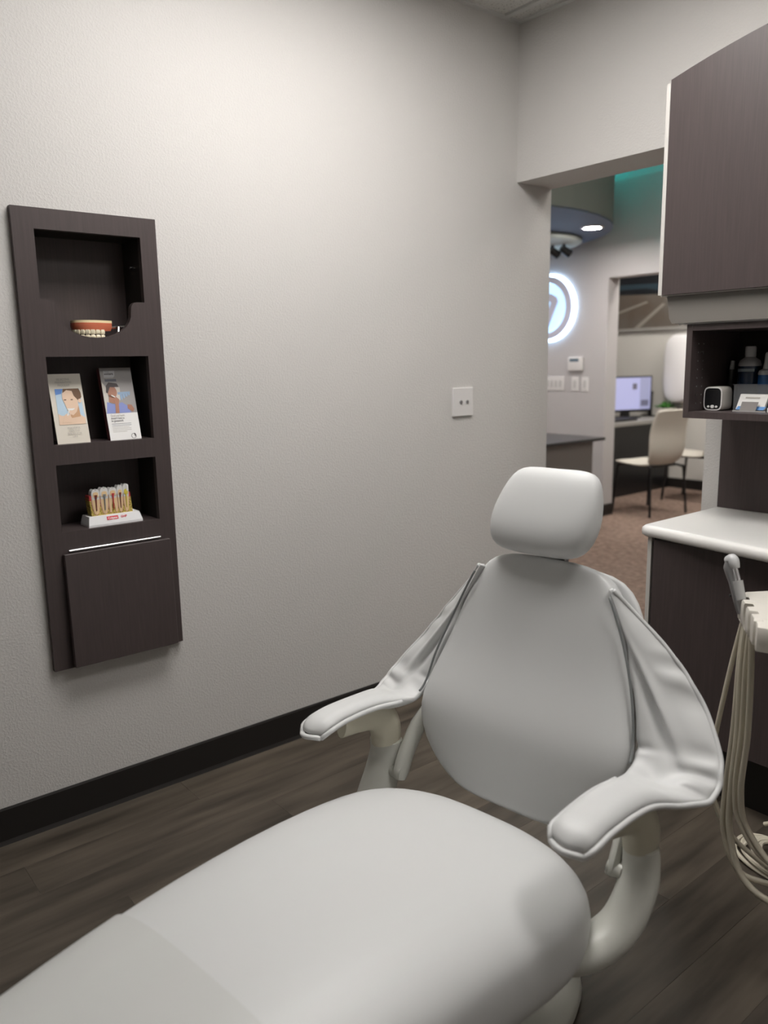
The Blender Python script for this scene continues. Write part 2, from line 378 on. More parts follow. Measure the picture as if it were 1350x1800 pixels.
# ---------------- office: desk, monitor, plant, picture, dispenser, chairs
t = thing('office_desk', (-2.6, 6.75, 0), 'long black-fronted desk with grey top beyond the hall opening', 'desk')
MB().box(-3.0, -2.17, 5.92, 7.6, .70, .74, .006).build('desk_top', mat('grey_desk_top', (.30, .29, .27), .4), t)
MB().box(-2.28, -2.25, 5.95, 7.58, .0, .70).build('front_panel', BLACK, t); MB().box(-2.97, -2.28, 7.55, 7.58, 0, .70).build('end_panel', BLACK, t)
t = thing('monitor', (-2.52, 7.15, .74), 'flat monitor with lilac-white screen on the long desk', 'monitor')
mm = Matrix.Rotation(R(-20), 3, 'Z')
def rot_box(name, m_, x0, x1, y0, y1, z0, z1, bev=.004): 
    return MB().box(x0+.10, x1+.10, y0+.37, y1+.37, z0, z1, bev, 1, mm, (-2.5, 7.22, 0)).build(name, m_, t)
rot_box('bezel', BLACK, -2.62, -2.59, 6.53, 7.10, .80, 1.165)
rot_box('screen', mat('screen_glow', (.2, .2, .25), .4, .3, 0, (.52, .53, .90), .62), -2.591, -2.586, 6.55, 7.08, .825, 1.15, 0)
rot_box('screen_panel', mat('screen_side', (.2, .2, .25), .4, .3, 0, (.40, .42, .70), .5), -2.587, -2.584, 6.95, 7.07, .83, 1.145, 0)
rot_box('screen_photo', mat('screen_dark', (.1, .1, .12), .4, .3, 0, (.25, .22, .32), .25), -2.587, -2.584, 6.86, 6.91, 1.03, 1.09, 0)
rot_box('screen_thumb', mat('screen_thumb', (.1, .1, .12), .4, .3, 0, (.18, .18, .32), .35), -2.584, -2.582, 6.965, 7.055, .86, .92, 0)
rot_box('screen_icon', emat('screen_pink', (.95, .25, .55), .8), -2.587, -2.584, 6.58, 6.63, .845, .875, 0)
rot_box('stand', BLACK, -2.68, -2.62, 6.78, 6.86, .745, .95); rot_box('foot', BLACK, -2.75, -2.55, 6.70, 6.95, .74, .752)
t = thing('keyboard', (-2.30, 6.75, .74), 'black keyboard on the desk before the lilac screen', 'keyboard')
MB().box(-2.37, -2.23, 6.55, 6.95, .74, .762, .004).build('body', BLACK, t)
k_ = MB()
for a in range(4):
    for b_ in range(12): k_.box(-2.36+a*.032, -2.334+a*.032, 6.565+b_*.031, 6.59+b_*.031, .762, .767)
tag(k_.build('keys', mat('dark_keys', (.03, .03, .03), .5), t), kind='stuff')
t = thing('screen_bracket', (-2.52, 7.57, .74), 'black angled screen bracket behind the lilac monitor', 'bracket')
MB().box(-2.72, -2.47, 7.56, 7.585, .975, 1.0, .003).build('top_bar', BLACK, t); MB().box(-2.51, -2.475, 7.56, 7.585, .745, .985, .003).build('upright', BLACK, t)
MB().box(-2.57, -2.43, 7.52, 7.6, .74, .75, .003).build('foot', BLACK, t)
PC = (-2.26, 7.49, .74)
t = thing('potted_plant', PC, 'small leafy green plant in a pale square pot on the desk', 'plant')
MB().rings([[(PC[0]+a*s_, PC[1]+b_*s_, z) for a, b_ in ((-1, -1), (1, -1), (1, 1), (-1, 1))] for s_, z in ((.065, .74), (.08, .84), (.07, .84), (.066, .82))]).build('pot', mat('pale_pot', (.6, .57, .52), .6), t)
lf = MB()
for k in range(90):
    a = random.uniform(0, 6.28); rr = random.uniform(0, .07); l = random.uniform(.03, .06); el = random.uniform(.3, 1.4)
    p = Vector((PC[0]+rr*math.cos(a), PC[1]+rr*math.sin(a), .825)); d = Vector((math.cos(a)*math.cos(el), math.sin(a)*math.cos(el), math.sin(el)))*l*1.5
    s_ = Vector((-math.sin(a), math.cos(a), 0))*l*.3
    lf.quad(p, p+d*.5+s_, p+d, p+d*.5-s_)
tag(lf.build('leaves', mat('leaf_green', (.05, .20, .03), .5), t), kind='stuff')
# wide picture on the far wall
PY = 7.62
t = thing('wall_picture', (-2.2, PY, 1.63), 'wide dark picture of a striped road at night on the far wall', 'picture')
MB().box(-3.4, -1.2, PY-.03, PY-.001, 1.63, 2.45).build('canvas', mat('picture_edge', (.03, .03, .035), .5), t)
def poly(name, pts_, m_, d=.0006): return MB().prism([(a, PY-.0305-d, b_) for a, b_ in pts_], (0, -.0006, 0)).build(name, m_, t)
poly('print_road', [(-3.4, 1.65), (-1.2, 1.65), (-1.2, 1.82), (-2.4, 1.99), (-3.4, 2.03)], color_noise(mat('print_road', (.1, .09, .08), .7), (.10, .075, .055), (.16, .155, .145), (1, 1, 1), 1.4, 3))
poly('print_sky', [(-3.4, 2.03), (-2.4, 1.99), (-1.2, 1.82), (-1.2, 2.45), (-3.4, 2.45)], mat('print_night', (.006, .008, .011), .5))
poly('print_hills', [(-3.4, 2.07), (-2.6, 2.06), (-2.35, 2.01), (-1.9, 1.93), (-1.9, 2.02), (-2.4, 2.10), (-3.4, 2.13)], mat('print_hills', (.02, .04, .055), .6), .0014)
poly('print_stripe', [(-3.05, 1.81), (-2.6, 1.93), (-2.58, 1.915), (-3.05, 1.785)], mat('print_stripe', (.26, .24, .21), .7), .0014)
poly('print_stripe', [(-2.74, 1.66), (-2.41, 1.90), (-2.38, 1.885), (-2.67, 1.66)], MATS['print_stripe'], .0014)
poly('print_border', [(-3.4, 1.63), (-1.2, 1.63), (-1.2, 1.665), (-3.4, 1.655)], mat('print_border', (.30, .29, .27), .7), .0022)
# white dispenser
DX, DZ = -2.16, 1.235
t = thing('wall_dispenser', (DX, PY, .88), 'tall rounded white dispenser mounted on the far office wall', 'dispenser')
MB().rings([[(DX+a, yy, DZ+b_) for a, b_ in sup(.155*s_, .345*s_, 3.2, 36)] for yy, s_ in ((PY-.001, 1), (PY-.09, 1), (PY-.13, .95), (PY-.15, .8))]).build('cover', mat('gloss_white', (.8, .79, .8), .3), t, True)
MB().box(DX-.05, DX+.05, PY-.10, PY-.02, .86, .905, .01).build('nozzle', LTGREY, t)
def office_chair(loc, rz, label):
    t = thing('side_chair', loc, label, 'chair', 'off-white office side chairs', rz); t['local'] = 1
    prof = []   # side profile of a one-piece padded shell: x forward, z up
    N = 13
    seat = [(.27, .445), (.22, .46), (.10, .452), (-.05, .445), (-.16, .455)]
    MB().rings([[(x_, w_*a*(1.0), z_-.018*(1-b_)+.0) for a, b_ in ((-1, 0), (-.98, .9), (-.6, 1.0), (0, .8), (.6, 1.0), (.98, .9), (1, 0), (.6, -.9), (-.6, -.9))] for (x_, z_), w_ in zip(seat, (.17, .215, .225, .215, .19))]).build('seat', WARMWHITE, t, True, 2)
    back = [(-.14, .43, .17), (-.19, .50, .20), (-.205, .60, .215), (-.20, .72, .215), (-.225, .82, .205), (-.25, .90, .19), (-.258, .915, .17)]
    MB().rings([[(x_+.018*b_-.03*(a*a)+.03*0+.05*a*a, w_*a, z_) for a, b_ in ((-1, 0), (-.96, .8), (-.5, 1), (0, 1), (.5, 1), (.96, .8), (1, 0), (.96, -.8), (.5, -1), (0, -1), (-.5, -1), (-.96, -.8))] for x_, z_, w_ in back]).build('backrest', WARMWHITE, t, True, 2)
    for sx, sy in ((1, 1), (1, -1), (-1, 1), (-1, -1)):
        MB().tube([(.12*sx, .13*sy, .432), (.18*sx, .18*sy, .415), (.195*sx, .195*sy, .38), (.225*sx, .215*sy, .0)], .011, 8).build('leg', BLACK, t, True)
    MB().box(-.15, .15, -.15, .15, .415, .435, .004).build('seat_frame', BLACK, t)
    return t
office_chair((-1.62, 6.24, 0), R(180-12), 'off-white padded side chair close to the hall opening')
office_chair((-1.66, 7.08, 0), R(180+4), 'off-white padded side chair by the far wall under the white dispenser')
# ================================================================== DENTAL CHAIR
CH = thing('dental_chair', (1.305, .858, 0), 'pale grey vinyl dental patient chair with sling armrests', 'dental chair', None, R(8)); CH['local'] = 1
# seat and leg rest body: one upholstered pad
def pad_ring(v, a, zt, zb, n=2.9, k=40, ntop=None):
    zc, h = (zt+zb)/2, (zt-zb)/2
    return [(p, v, zc+q) for p, q in sup(a, h, n, k)]
seat = [(-1.16, .05, .395, .375), (-1.15, .12, .412, .35), (-1.10, .175, .424, .32), (-.95, .205, .442, .305), (-.75, .234, .466, .295), (-.55, .260, .488, .29), (-.40, .272, .499, .275), (-.25, .281, .503, .262), (-.08, .293, .494, .24), (.05, .302, .475, .222), (.13, .299, .461, .22), (.19, .281, .446, .23), (.235, .243, .427, .25), (.262, .185, .415, .28), (.275, .115, .392, .305), (.278, .04, .372, .325)]
MB().rings([pad_ring(*s_) for s_ in seat]).build('seat', VINYL, CH, True, 1)
# greyer sleeve over the leg end
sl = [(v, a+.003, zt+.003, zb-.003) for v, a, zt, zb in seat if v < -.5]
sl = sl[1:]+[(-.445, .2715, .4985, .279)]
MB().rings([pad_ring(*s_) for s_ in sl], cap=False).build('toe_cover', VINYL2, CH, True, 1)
# back cushion
def back_pt(z):      # front surface position (v) of the back at height z
    v = .30+(z-.41)*.312
    return v-.026*math.exp(-((z-.575)/.085)**2)+.012*math.exp(-((z-.42)/.05)**2)
rows = [(.405, .09, .012), (.412, .135, .022), (.425, .172, .030), (.45, .208, .036), (.49, .238, .04), (.54, .257, .042), (.59, .260, .042), (.64, .249, .041), (.70, .231, .04), (.76, .213, .039), (.82, .197, .038), (.87, .176, .036), (.90, .152, .032), (.918, .118, .026), (.926, .06, .014)]
nv, nz = -.955, .297
def ringback(z, w_, d, off=0, n=3.6):
    v = back_pt(z); out = []
    for p, q in sup(w_, d, n, 36):
        # q>0 : towards the front normal
        out.append((p, v-nv*(-1)*0+nv*(q-d)-nv*off*1.0, z+nz*(q-d)-nz*off))
    return out
MB().rings([ringback(*q) for q in rows]).build('backrest', VINYL, CH, True, 1)
# rear shell
srows = [(.47, .12, .008), (.48, .20, .014), (.55, .235, .016), (.65, .235, .016), (.75, .225, .016), (.82, .21, .016), (.87, .185, .016), (.905, .15, .014), (.92, .09, .01)]
MB().rings([ringback(z, w_, d, .078) for z, w_, d in srows]).build('back_shell', VINYL, CH, True, 1)
# headrest
hrows = [(.932, .07, .016), (.938, .100, .030), (.955, .118, .043), (.985, .127, .048), (1.02, .127, .045), (1.06, .117, .040), (1.09, .105, .034), (1.108, .088, .024), (1.114, .055, .012)]
hr = []
for z, w_, d in hrows:
    v = .410+(z-.945)*.36
    hr.append([(p-.016+.09*(z-.945), v-.9*q-.0+.045, z-.005+.28*q+.006*(p/.12)**2) for p, q in sup(w_, d, 3.0, 36)])
MB().rings(hr).build('headrest', VINYL, CH, True, 1)
MB().box(-.035, .035, .487, .505, .80, 1.0, .004).build('headrest_bar', STEEL, CH)
# arm slings (wing + pad) on both sides
INN = [(.158, .448, .885), (.180, .442, .842), (.203, .434, .79), (.226, .42, .73), (.246, .40, .665), (.258, .378, .60), (.264, .345, .575), (.264, .285, .580), (.264, .20, .594), (.264, .11, .596), (.262, .048, .588)]
OUT = [(.165, .453, .887), (.203, .472, .842), (.263, .487, .781), (.323, .489, .711), (.374, .467, .642), (.404, .429, .592), (.408, .385, .556), (.385, .32, .560), (.355, .24, .580), (.347, .12, .589), (.345, .048, .582)]
def sling(side):
    I = [Vector(p) for p in INN]; O = [Vector(p) for p in OUT]; NT, NS = 88, 16
    grid = []
    for i in range(NT+1):
        t = i/NT; a, b = cr_at(I, t), cr_at(O, t); row = []
        padw = min(max((t-.62)/.12, 0), 1); wing = 1-padw
        end = max((t-.955)/.045, 0)
        for j in range(NS+1):
            s_ = j/NS; se = s_
            if end > 0: se = .5+(s_-.5)*(1-.30*end**2)
            p = a.lerp(b, se)
            dome = (1-(2*s_-1)**4)
            # pad crown and tip drop
            p.z += padw*(.018*dome)*(1-.8*end**2)-.010*end**2; p.y -= .016*end*(1-(2*s_-1)**2)
            # wing: soft hollow and puckers running in from the outer edge
            nf = Vector((-.25, -.85, .45))
            if wing > 0:
                wf = min(t/.18, 1)*wing
                p += nf*(.012*math.sin(math.pi*s_)*wf)
                pk = math.sin(t*64+1.3*math.sin(t*23)+side)*.6+.4*math.sin(t*41+side*2); pk = math.copysign(abs(pk)**.7, pk)
                p += nf*(.0105*pk*wf*min(1, max(0, (t-.12)/.15))*max(0, (s_-.45)/.55)**.8*(1-.75*max(0, (s_-.9)/.1)))
                # one long diagonal crease
                d1 = s_-(.30+1.5*(t-.30)); p += nf*(.014*math.exp(-(d1/.08)**2)-.018*math.exp(-((d1+.15)/.09)**2))*math.exp(-((t-.38)/.13)**2)*wf
                # horizontal tuck at the bottom inside
                p += nf*(-.009*math.exp(-((t-.49)/.012)**2)*max(0, 1-s_/.42))*wf
            # valley where the wing turns into the pad
            vt = math.exp(-((t-.60)/.05)**2)
            p.z += vt*.006*math.sin(9*s_+side)
            row.append(p)
        grid.append(row)
    m_ = MB(); top = []; bot = []
    for i in range(NT+1):
        rt, rb = [], []
        for j in range(NS+1):
            p = grid[i][j]
            du = grid[i][min(j+1, NS)]-grid[i][max(j-1, 0)]; dv = grid[min(i+1, NT)][j]-grid[max(i-1, 0)][j]
            n_ = du.cross(dv).normalized() if du.cross(dv).length > 1e-9 else Vector((0, -1, 0))
            if n_.z*1.0+n_.y*-1.0 < 0: n_ = -n_
            t = i/NT; th = .014+.020*min(max((t-.62)/.12, 0), 1)
            q = p-n_*th
            f = lambda v_: (v_.x*side, v_.y, v_.z)
            rt.append(f(p)); rb.append(f(q))
        top.append(rt); bot.append(rb)
    ringl = [top[i]+bot[i][::-1] for i in range(NT+1)]
    SLG = m_.rings(ringl).build('arm_sling', VINYL, CH, True, 1)
    edge = [grid[i][NS] for i in range(0, NT+1, 2)]
    tip = [grid[NT][j] for j in range(NS-1, -1, -3)]
    inner = [grid[i][0] for i in range(NT, int(NT*.66), -3)]
    P = [Vector((p.x*side, p.y, p.z-.004)) for p in edge+tip+inner]
    MB().tube(P, .0055, 8, res=2).build('piping', VINYL, CH, True, ang=False).parent = SLG
    sm = [Vector((p.x*side*1.0, p.y-.010, p.z+.002)) for p in [cr_at(I, k/40*.56) for k in range(3, 41)]]
    MB().tube(sm, .0026, 8, res=1).build('seam_shade_line', SEAMSHADE, CH, True, ang=False).parent = SLG
    # arm post, cap, pivot bracket
    sd = lambda L: [(x_*side, y_, z_) for x_, y_, z_ in L]
    MB().tube(sd([(.10, .10, .30), (.20, .13, .288), (.268, .17, .292), (.308, .23, .325), (.320, .278, .385), (.319, .293, .43), (.317, .292, .468)]), [.030, .032, .033, .032, .030, .029, .028], 16, [.046, .048, .048, .044, .042, .040, .039]).build('arm_post', GREYPL, CH, True)
    MB().tube(sd([(.317, .292, .466), (.316, .287, .505), (.314, .258, .542), (.308, .20, .557), (.303, .135, .562)]), [.0305, .033, .031, .023, .014], 16, [.0405, .041, .039, .035, .03]).build('arm_cap', BEIGE, CH, True)
    MB().tube(sd([(.250, .375, .54), (.262, .345, .50), (.268, .31, .445), (.268, .29, .405), (.266, .283, .385)]), [.018, .022, .022, .022, .012], 12, [.012]*5).build('pivot_bracket', GREYPL, CH, True).name = 'pivot_bracket'
    MB().cyl(sd([(.262, .288, .40)])[0], sd([(.292, .284, .40)])[0], .017, .015).build('pivot_cap', GREYPL, CH, True)
sling(1); sling(-1)
# under structure: seat pan, lift column, base
MB().rings([pad_ring(v, a, zt, zb, 3.2) for v, a, zt, zb in ((-.55, .10, .32, .27), (-.5, .15, .325, .24), (-.2, .19, .30, .20), (.08, .20, .29, .19), (.20, .16, .31, .23), (.24, .10, .33, .27))]).build('seat_pan', GREYPL, CH, True, 1)
MB().rings([[(p, .02+q, z) for p, q in sup(a, b, 3, 28)] for a, b, z in ((.13, .20, .04), (.12, .18, .10), (.10, .14, .22))]).build('lift_column', GREYPL, CH, True)
base = []
for a, b, z in ((.205, .435, 0.0), (.207, .44, .012), (.203, .435, .035), (.172, .402, .064), (.11, .35, .076)):
    base.append([(p, .01+q, z) for p, q in sup(a, b, 3.4, 44)])
MB().rings(base).build('base_cover', GREYPL, CH, True)
MB().tube([(.135+.012*math.cos(R(a)), .372+.012*math.sin(R(a)), .0665) for a in range(40, 330, 20)], .0018, 6, res=1).build('base_mark', BEIGE, CH, True)
tag(MB().tube([(1.53, 1.10, .006), (1.53, 1.06, .006), (1.50, 1.0, .006), (1.60, .88, .006), (1.75, .75, .006)], .004, 8).build('power_cord', mat('grey_cord', (.2, .2, .2), .5), None, True), 'thin grey cord lying on the floor by the chair base', 'cord')
# ================================================================== BROCHURE RACK IN THE WALL
RK = thing('brochure_rack', (0, .83, .48), 'tall dark wood brochure rack recessed in the pale grey wall', 'rack')
X0, X1 = .001, .021
py0, py1, pz0, pz1 = .632, 1.028, .480, 1.761
oy0, oy1 = .687, .979
f_ = MB()
f_.box(X0, X1, py0, oy0, pz0, pz1); f_.box(X0, X1, oy1, py1, pz0, pz1)
for z0, z1 in ((1.707, pz1), (1.075, 1.131), (.79, .883), (pz0, .52)): f_.box(X0, X1, oy0, oy1, z0, z1)
# curved pocket lip
lip = [(oy0, 1.373), (oy1, 1.373), (oy1, 1.526), (.957, 1.526)]
cy, zr = .832, 1.526
for k in range(0, 9):
    a = R(90*k/8); lip.append((.957-.02*math.sin(a), 1.506+.02*math.cos(a)))
for k in range(1, 16):
    a = R(180*k/16); lip.append((cy+.105*math.cos(a), 1.503-.078*math.sin(a)**.85))
for k in range(8, -1, -1):
    a = R(90*k/8); lip.append((.707+.02*math.sin(a), 1.506+.02*math.cos(a)))
lip += [(oy0, 1.526)]
f_.prism([(X0, a, b_) for a, b_ in lip], (X1-X0, 0, 0))
f_.build('face_frame', LAM, RK)
BX = -.117
MB().box(BX-.012, BX, oy0-.015, oy1+.01, .505, 1.728).build('back_panel', LAM, RK)
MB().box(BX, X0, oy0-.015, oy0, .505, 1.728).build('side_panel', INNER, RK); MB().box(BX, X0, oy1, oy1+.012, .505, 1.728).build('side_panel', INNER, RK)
for z in (1.374, 1.131-.018, .883-.018):
    MB().box(BX, X0, oy0, oy1, z, z+.018).build('shelf', LAM, RK)
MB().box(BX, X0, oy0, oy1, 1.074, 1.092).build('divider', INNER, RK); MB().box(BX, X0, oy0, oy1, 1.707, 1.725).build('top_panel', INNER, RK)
MB().cyl((-.05, oy1-.001, 1.63), (-.05, oy1-.008, 1.63), .004, n=10).build('shelf_pin', CHROME, RK)
# flap door, hinged at the top
dm = Matrix.Rotation(R(-1.8), 3, 'Y')
MB().box(.0225, .041, .682, 1.000, .487, .822, .0015, 1, dm, (.0225, .8, .822)).build('flap_door', LAM, RK)
MB().cyl((.026, .700, .8285), (.026, .975, .8285), .0035, n=10).build('hinge_rod', CHROME, RK, True)
# --- dental jaw model behind the lip
JX, JY, JZ = -.045, .822, 1.3922
J = thing('jaw_model', (JX, JY, JZ), 'articulated dental jaw model with pink gums behind the rack lip', 'jaw model')
GUM = mat('pink_gum', (.62, .17, .09), .35, .5); TOOTH = mat('ivory_tooth', (.78, .70, .52), .3, .5); STONE = mat('cream_stone', (.82, .70, .42), .6)
def archp(s_, a=.042, b_=.055):   # open at the back (+y); front at -y turned a bit
    t = math.pi*s_
    return (-math.cos(t)*a, -math.sin(t)*b_)
def jaw(zb, zg, zt, stone0, stone1, nm, rotz):
    mt = Matrix.Rotation(rotz, 3, 'Z')
    P = lambda x_, y_, z_: tuple(mt @ Vector((x_, y_, 0))+Vector((JX, JY+.02, JZ+z_)))
    n = 28
    outer = [archp(k/n, .048, .062) for k in range(n+1)]; inner = [archp(k/n, .030, .040) for k in range(n+1)]
    outl = outer+inner[::-1]
    m_ = MB()
    yb = .012
    full = [archp(k/n, .049, .063) for k in range(n+1)]+[(.049, .03), (-.049, .03)]
    m_.rings([[P(*p, stone0) for p in full], [P(*p, stone1) for p in full]]).build(nm+'_stone', STONE, J)
    m_ = MB(); lo, hi = zg
    g1 = [archp(k/n, .050, .064) for k in range(n+1)]+[(.050, .028), (-.050, .028)]
    g2 = [archp(k/n, .046, .059) for k in range(n+1)]+[(.046, .026), (-.046, .026)]
    m_.rings([[P(*p, lo) for p in g1], [P(*p, (lo+hi)/2) for p in g1], [P(*p, hi) for p in g2]]).build(nm+'_gum', GUM, J, True)
    for k in range(12):
        s_ = (k+.5)/12; x_, y_ = archp(s_, .046, .060); ang = math.atan2(y_, x_)
        w_ = .0062 if 3 < k < 8 else .0072
        c0, c1 = zt
        mr = Matrix.Rotation(ang, 3, 'Z')
        rr = []
        for zz, sc in ((c0, .8), (c0+(c1-c0)*.4, 1.05), (c0+(c1-c0)*.85, .95), (c1, .6)):
            rr.append([P(x_+(mr@Vector((p*.8, q, 0))).x*sc, y_+(mr@Vector((p*.8, q, 0))).y*sc, zz) for p, q in sup(w_*.8, w_, 3, 8)])
        MB().rings(rr).build('tooth', TOOTH, J, True)
jaw(0, (.075, .053), (.056, .042), .082, .0745, 'upper', R(28))
jaw(0, (.008, .034), (.031, .0415), 0.0, .010, 'lower', R(28))
MB().box(JX-.05, JX+.03, JY+.040, JY+.056, JZ+.058, JZ+.082, .002).build('upper_stone_back', STONE, J)
hx = MB()
hx.tube([(JX-.02, JY+.065, JZ+.066), (JX-.01, JY+.085, JZ+.064), (JX, JY+.10, JZ+.066)], .005, 8); hx.tube([(JX, JY+.10, JZ+.068), (JX+.01, JY+.092, JZ+.045), (JX+.005, JY+.075, JZ+.012), (JX, JY+.06, JZ+.008)], .004, 8)
hx.build('hinge', CHROME, J, True)
MB().cyl((JX-.005, JY+.095, JZ+.067), (JX+.012, JY+.118, JZ+.067), .006, n=10).build('hinge_screw', CHROME, J, True)
MB().tube([(JX+.01, JY+.10, JZ+.062), (JX+.012, JY+.108, JZ+.050), (JX+.01, JY+.095, JZ+.046)], .0025, 8).build('spring_clip', CHROME, J, True)
# --- brochures (stacks leaning back)
def lean_frame(x_b, y0, y1, z0, h, lean):
    # local (a along +y 0..1, b up 0..1, out) -> world ; bottom front edge at x_b leaning back to x_b-lean
    d = math.sqrt(1-(lean/h)**2); up = Vector((-lean/h, 0, d)); nrm = Vector((d, 0, lean/h)); W = y1-y0
    return lambda a, b_, o=0: Vector((x_b, y0, z0))+Vector((0, W*a, 0))+up*(h*b_)+nrm*o, up
def flat(fr, name, pts_, m_, parent, o=.0004, th=.0004):
    A = [fr(a, b_, o) for a, b_ in pts_]; n_ = fr(0, 0, 1)-fr(0, 0, 0)
    return MB().prism([tuple(p) for p in A], tuple(n_*th)).build(name, m_, parent)
def ell(cx, cy_, rx, ry, n=20, a0=0, a1=360): return [(cx+rx*math.cos(R(a0+(a1-a0)*k/n)), cy_+ry*math.sin(R(a0+(a1-a0)*k/n))) for k in range(n if a1-a0 >= 360 else n+1)]
# first: cream brochure
fr, up = lean_frame(-.004, .706, .798, 1.131, .20, .045)
T = thing('brochure_stack', fr(.5, 0), 'cream brochure with smiling face on blue leaning in the rack', 'brochure', 'brochures in the rack')
CREAM = mat('cream_paper', (.74, .69, .60), .5); 
th = .006; n_ = fr(0, 0, 1)-fr(0, 0, 0)
MB().prism([tuple(fr(a, b_, -th)) for a, b_ in ((0, 0), (1, 0), (1, 1), (0, 1))], tuple(n_*th)).build('paper_stack', CREAM, T)
SKIN = mat('print_skin', (.82, .60, .44), .5); SKIN2 = mat('print_skin_shade', (.62, .36, .2), .5); HAIR = mat('print_brown_hair', (.16, .08, .035), .5); SKYB = mat('print_pale_blue', (.50, .66, .80), .5); BLUE = mat('print_blue', (.12, .28, .68), .5); INK = mat('print_grey_ink', (.45, .42, .38), .6); WHT = mat('print_white', (.85, .84, .82), .5); DARKI = mat('print_dark_ink', (.05, .04, .04), .5)
flat(fr, 'print_background', [(.14, .27), (.96, .27), (.90, .785), (.16, .785)], SKYB, T, .0003)
flat(fr, 'print_corner', [(.16, .70), (.34, .715), (.40, .785), (.16, .785)], BLUE, T, .0006)
flat(fr, 'print_shoulders', [(.14, .27), (.95, .27), (.95, .36), (.80, .41), (.70, .47), (.42, .40), (.25, .40), (.15, .43)], SKIN, T, .0009)
flat(fr, 'print_neck', [(.52, .36), (.82, .38), (.80, .56), (.52, .46)], SKIN2, T, .0012)
flat(fr, 'print_hair', [(.36, .70), (.40, .785), (.88, .785), (.93, .72), (.93, .66), (.84, .60), (.70, .66)], HAIR, T, .0012)
flat(fr, 'print_face', [(.36, .72), (.50, .765), (.66, .75), (.70, .68), (.80, .62), (.80, .54), (.72, .45), (.60, .40), (.50, .42), (.44, .48), (.40, .56), (.34, .64)], SKIN, T, .0015)
flat(fr, 'print_ear', ell(.86, .605, .05, .03), SKIN, T, .0015)
flat(fr, 'print_mouth', ell(.55, .50, .12, .028, 16, 180, 360), WHT, T, .0018)
for ex in (.42, .62): flat(fr, 'print_eye', ell(ex, .625, .04, .008, 10), HAIR, T, .0018)
flat(fr, 'print_brush', [(.40, .40), (.44, .395), (.52, .49), (.49, .495)], WHT, T, .0021)
flat(fr, 'print_hand', [(.24, .30), (.52, .30), (.54, .37), (.42, .43), (.34, .41)], SKIN, T, .0020)
def words(lines, size, gap, b0, m_, ca=.5, wmax=None):
    for k, (ln, wd) in enumerate(lines):
        text_mesh('lettering', ln, size, m_, T, fr(ca, b0-k*gap, .0026), (0, 1, 0), up, 'CENTER', T.location, wd)
words([('SELECTIVE', .036), ('PREPARATION', .045), ('PROGRAM', .032)], .0085, .043, .905, INK, .44)
words([('BEAUTIFUL', .036), ('HEALTHY', .030), ('SMILES FOR', .040), ('LIFE', .014)], .0078, .040, .205, INK, .55)
# second: grey brochure stack with dark red edges
fr, up = lean_frame(.0, .855, .949, 1.131, .215, .05)
T = thing('brochure_stack', fr(.5, 0), 'thick stack of grey brochures with dark red edges showing a man brushing teeth', 'brochure', 'brochures in the rack')
th = .022; n_ = fr(0, 0, 1)-fr(0, 0, 0)
MB().prism([tuple(fr(a, b_, -th)) for a, b_ in ((0, 0), (1, 0), (1, 1), (0, 1))], tuple(n_*th)).build('paper_stack', mat('dark_red_paper', (.20, .06, .06), .5), T)
GRYP = mat('print_grey', (.36, .34, .33), .45)
flat(fr, 'cover_photo', [(0, .37), (1, .37), (1, 1), (0, 1)], GRYP, T, .0003)
flat(fr, 'cover_text_panel', [(0, 0), (1, 0), (1, .37), (0, .37)], WHT, T, .0003)
flat(fr, 'logo_badge', [(.10, .865), (.40, .865), (.45, .885), (.47, .96), (.12, .96)], mat('print_light_grey', (.56, .56, .57), .4), T, .0007)
flat(fr, 'logo_bar', [(.12, .81), (.48, .81), (.48, .845), (.12, .845)], mat('print_slate', (.12, .13, .17), .4), T, .0007)
text_mesh('lettering', 'sonicare', .009, DARKI, T, fr(.27, .905, .0012), (0, 1, 0), up, 'CENTER', T.location, .026, .0003)
text_mesh('lettering', 'PHILIPS', .004, DARKI, T, fr(.22, .94, .0012), (0, 1, 0), up, 'CENTER', T.location, .013)
SHIRT = mat('print_blue_shirt', (.25, .30, .62), .5); SK3 = mat('print_tan_skin', (.42, .20, .13), .5)
flat(fr, 'print_pale_wall', [(.0, .37), (.13, .37), (.16, .70), (.0, .82)], mat('print_pale', (.62, .58, .52), .5), T, .0006)
flat(fr, 'print_window', [(.36, .55), (.52, .55), (.56, .73), (.38, .73)], MATS['print_pale'], T, .0006)
flat(fr, 'print_shirt', [(.02, .37), (.80, .37), (.70, .47), (.55, .52), (.42, .50), (.25, .50), (.08, .53)], SHIRT, T, .0009)
flat(fr, 'print_neck', [(.14, .53), (.34, .50), (.36, .60), (.18, .64)], SK3, T, .0012)
flat(fr, 'print_face', ell(.29, .665, .15, .085, 24), SK3, T, .0012)
flat(fr, 'print_hair', [(.10, .66), (.13, .755), (.22, .80), (.36, .79), (.48, .78), (.52, .735), (.42, .735), (.36, .73), (.24, .735), (.19, .69), (.15, .65)], mat('print_dark_hair', (.07, .055, .055), .5), T, .0015)
flat(fr, 'print_arm', [(.30, .37), (.42, .37), (.44, .50), (.48, .56), (.38, .60), (.30, .565), (.33, .50)], SK3, T, .0015)
flat(fr, 'print_brush', [(.24, .615), (.36, .585), (.36, .60), (.25, .628)], WHT, T, .0018)
flat(fr, 'print_hand', [(.70, .43), (.86, .38), (.92, .42), (.84, .48), (.72, .485)], SK3, T, .0015)
PB = mat('print_tooth_blue', (.30, .42, .58), .5)
for k in range(4): flat(fr, 'print_tooth_graphic', ell(.56+.085*k, .60+.012*k, .04, .05-.008*k, 14), PB, T, .0012)
flat(fr, 'print_tooth_band', [(.46, .66), (.86, .665), (.86, .645), (.46, .625)], PB, T, .0015)
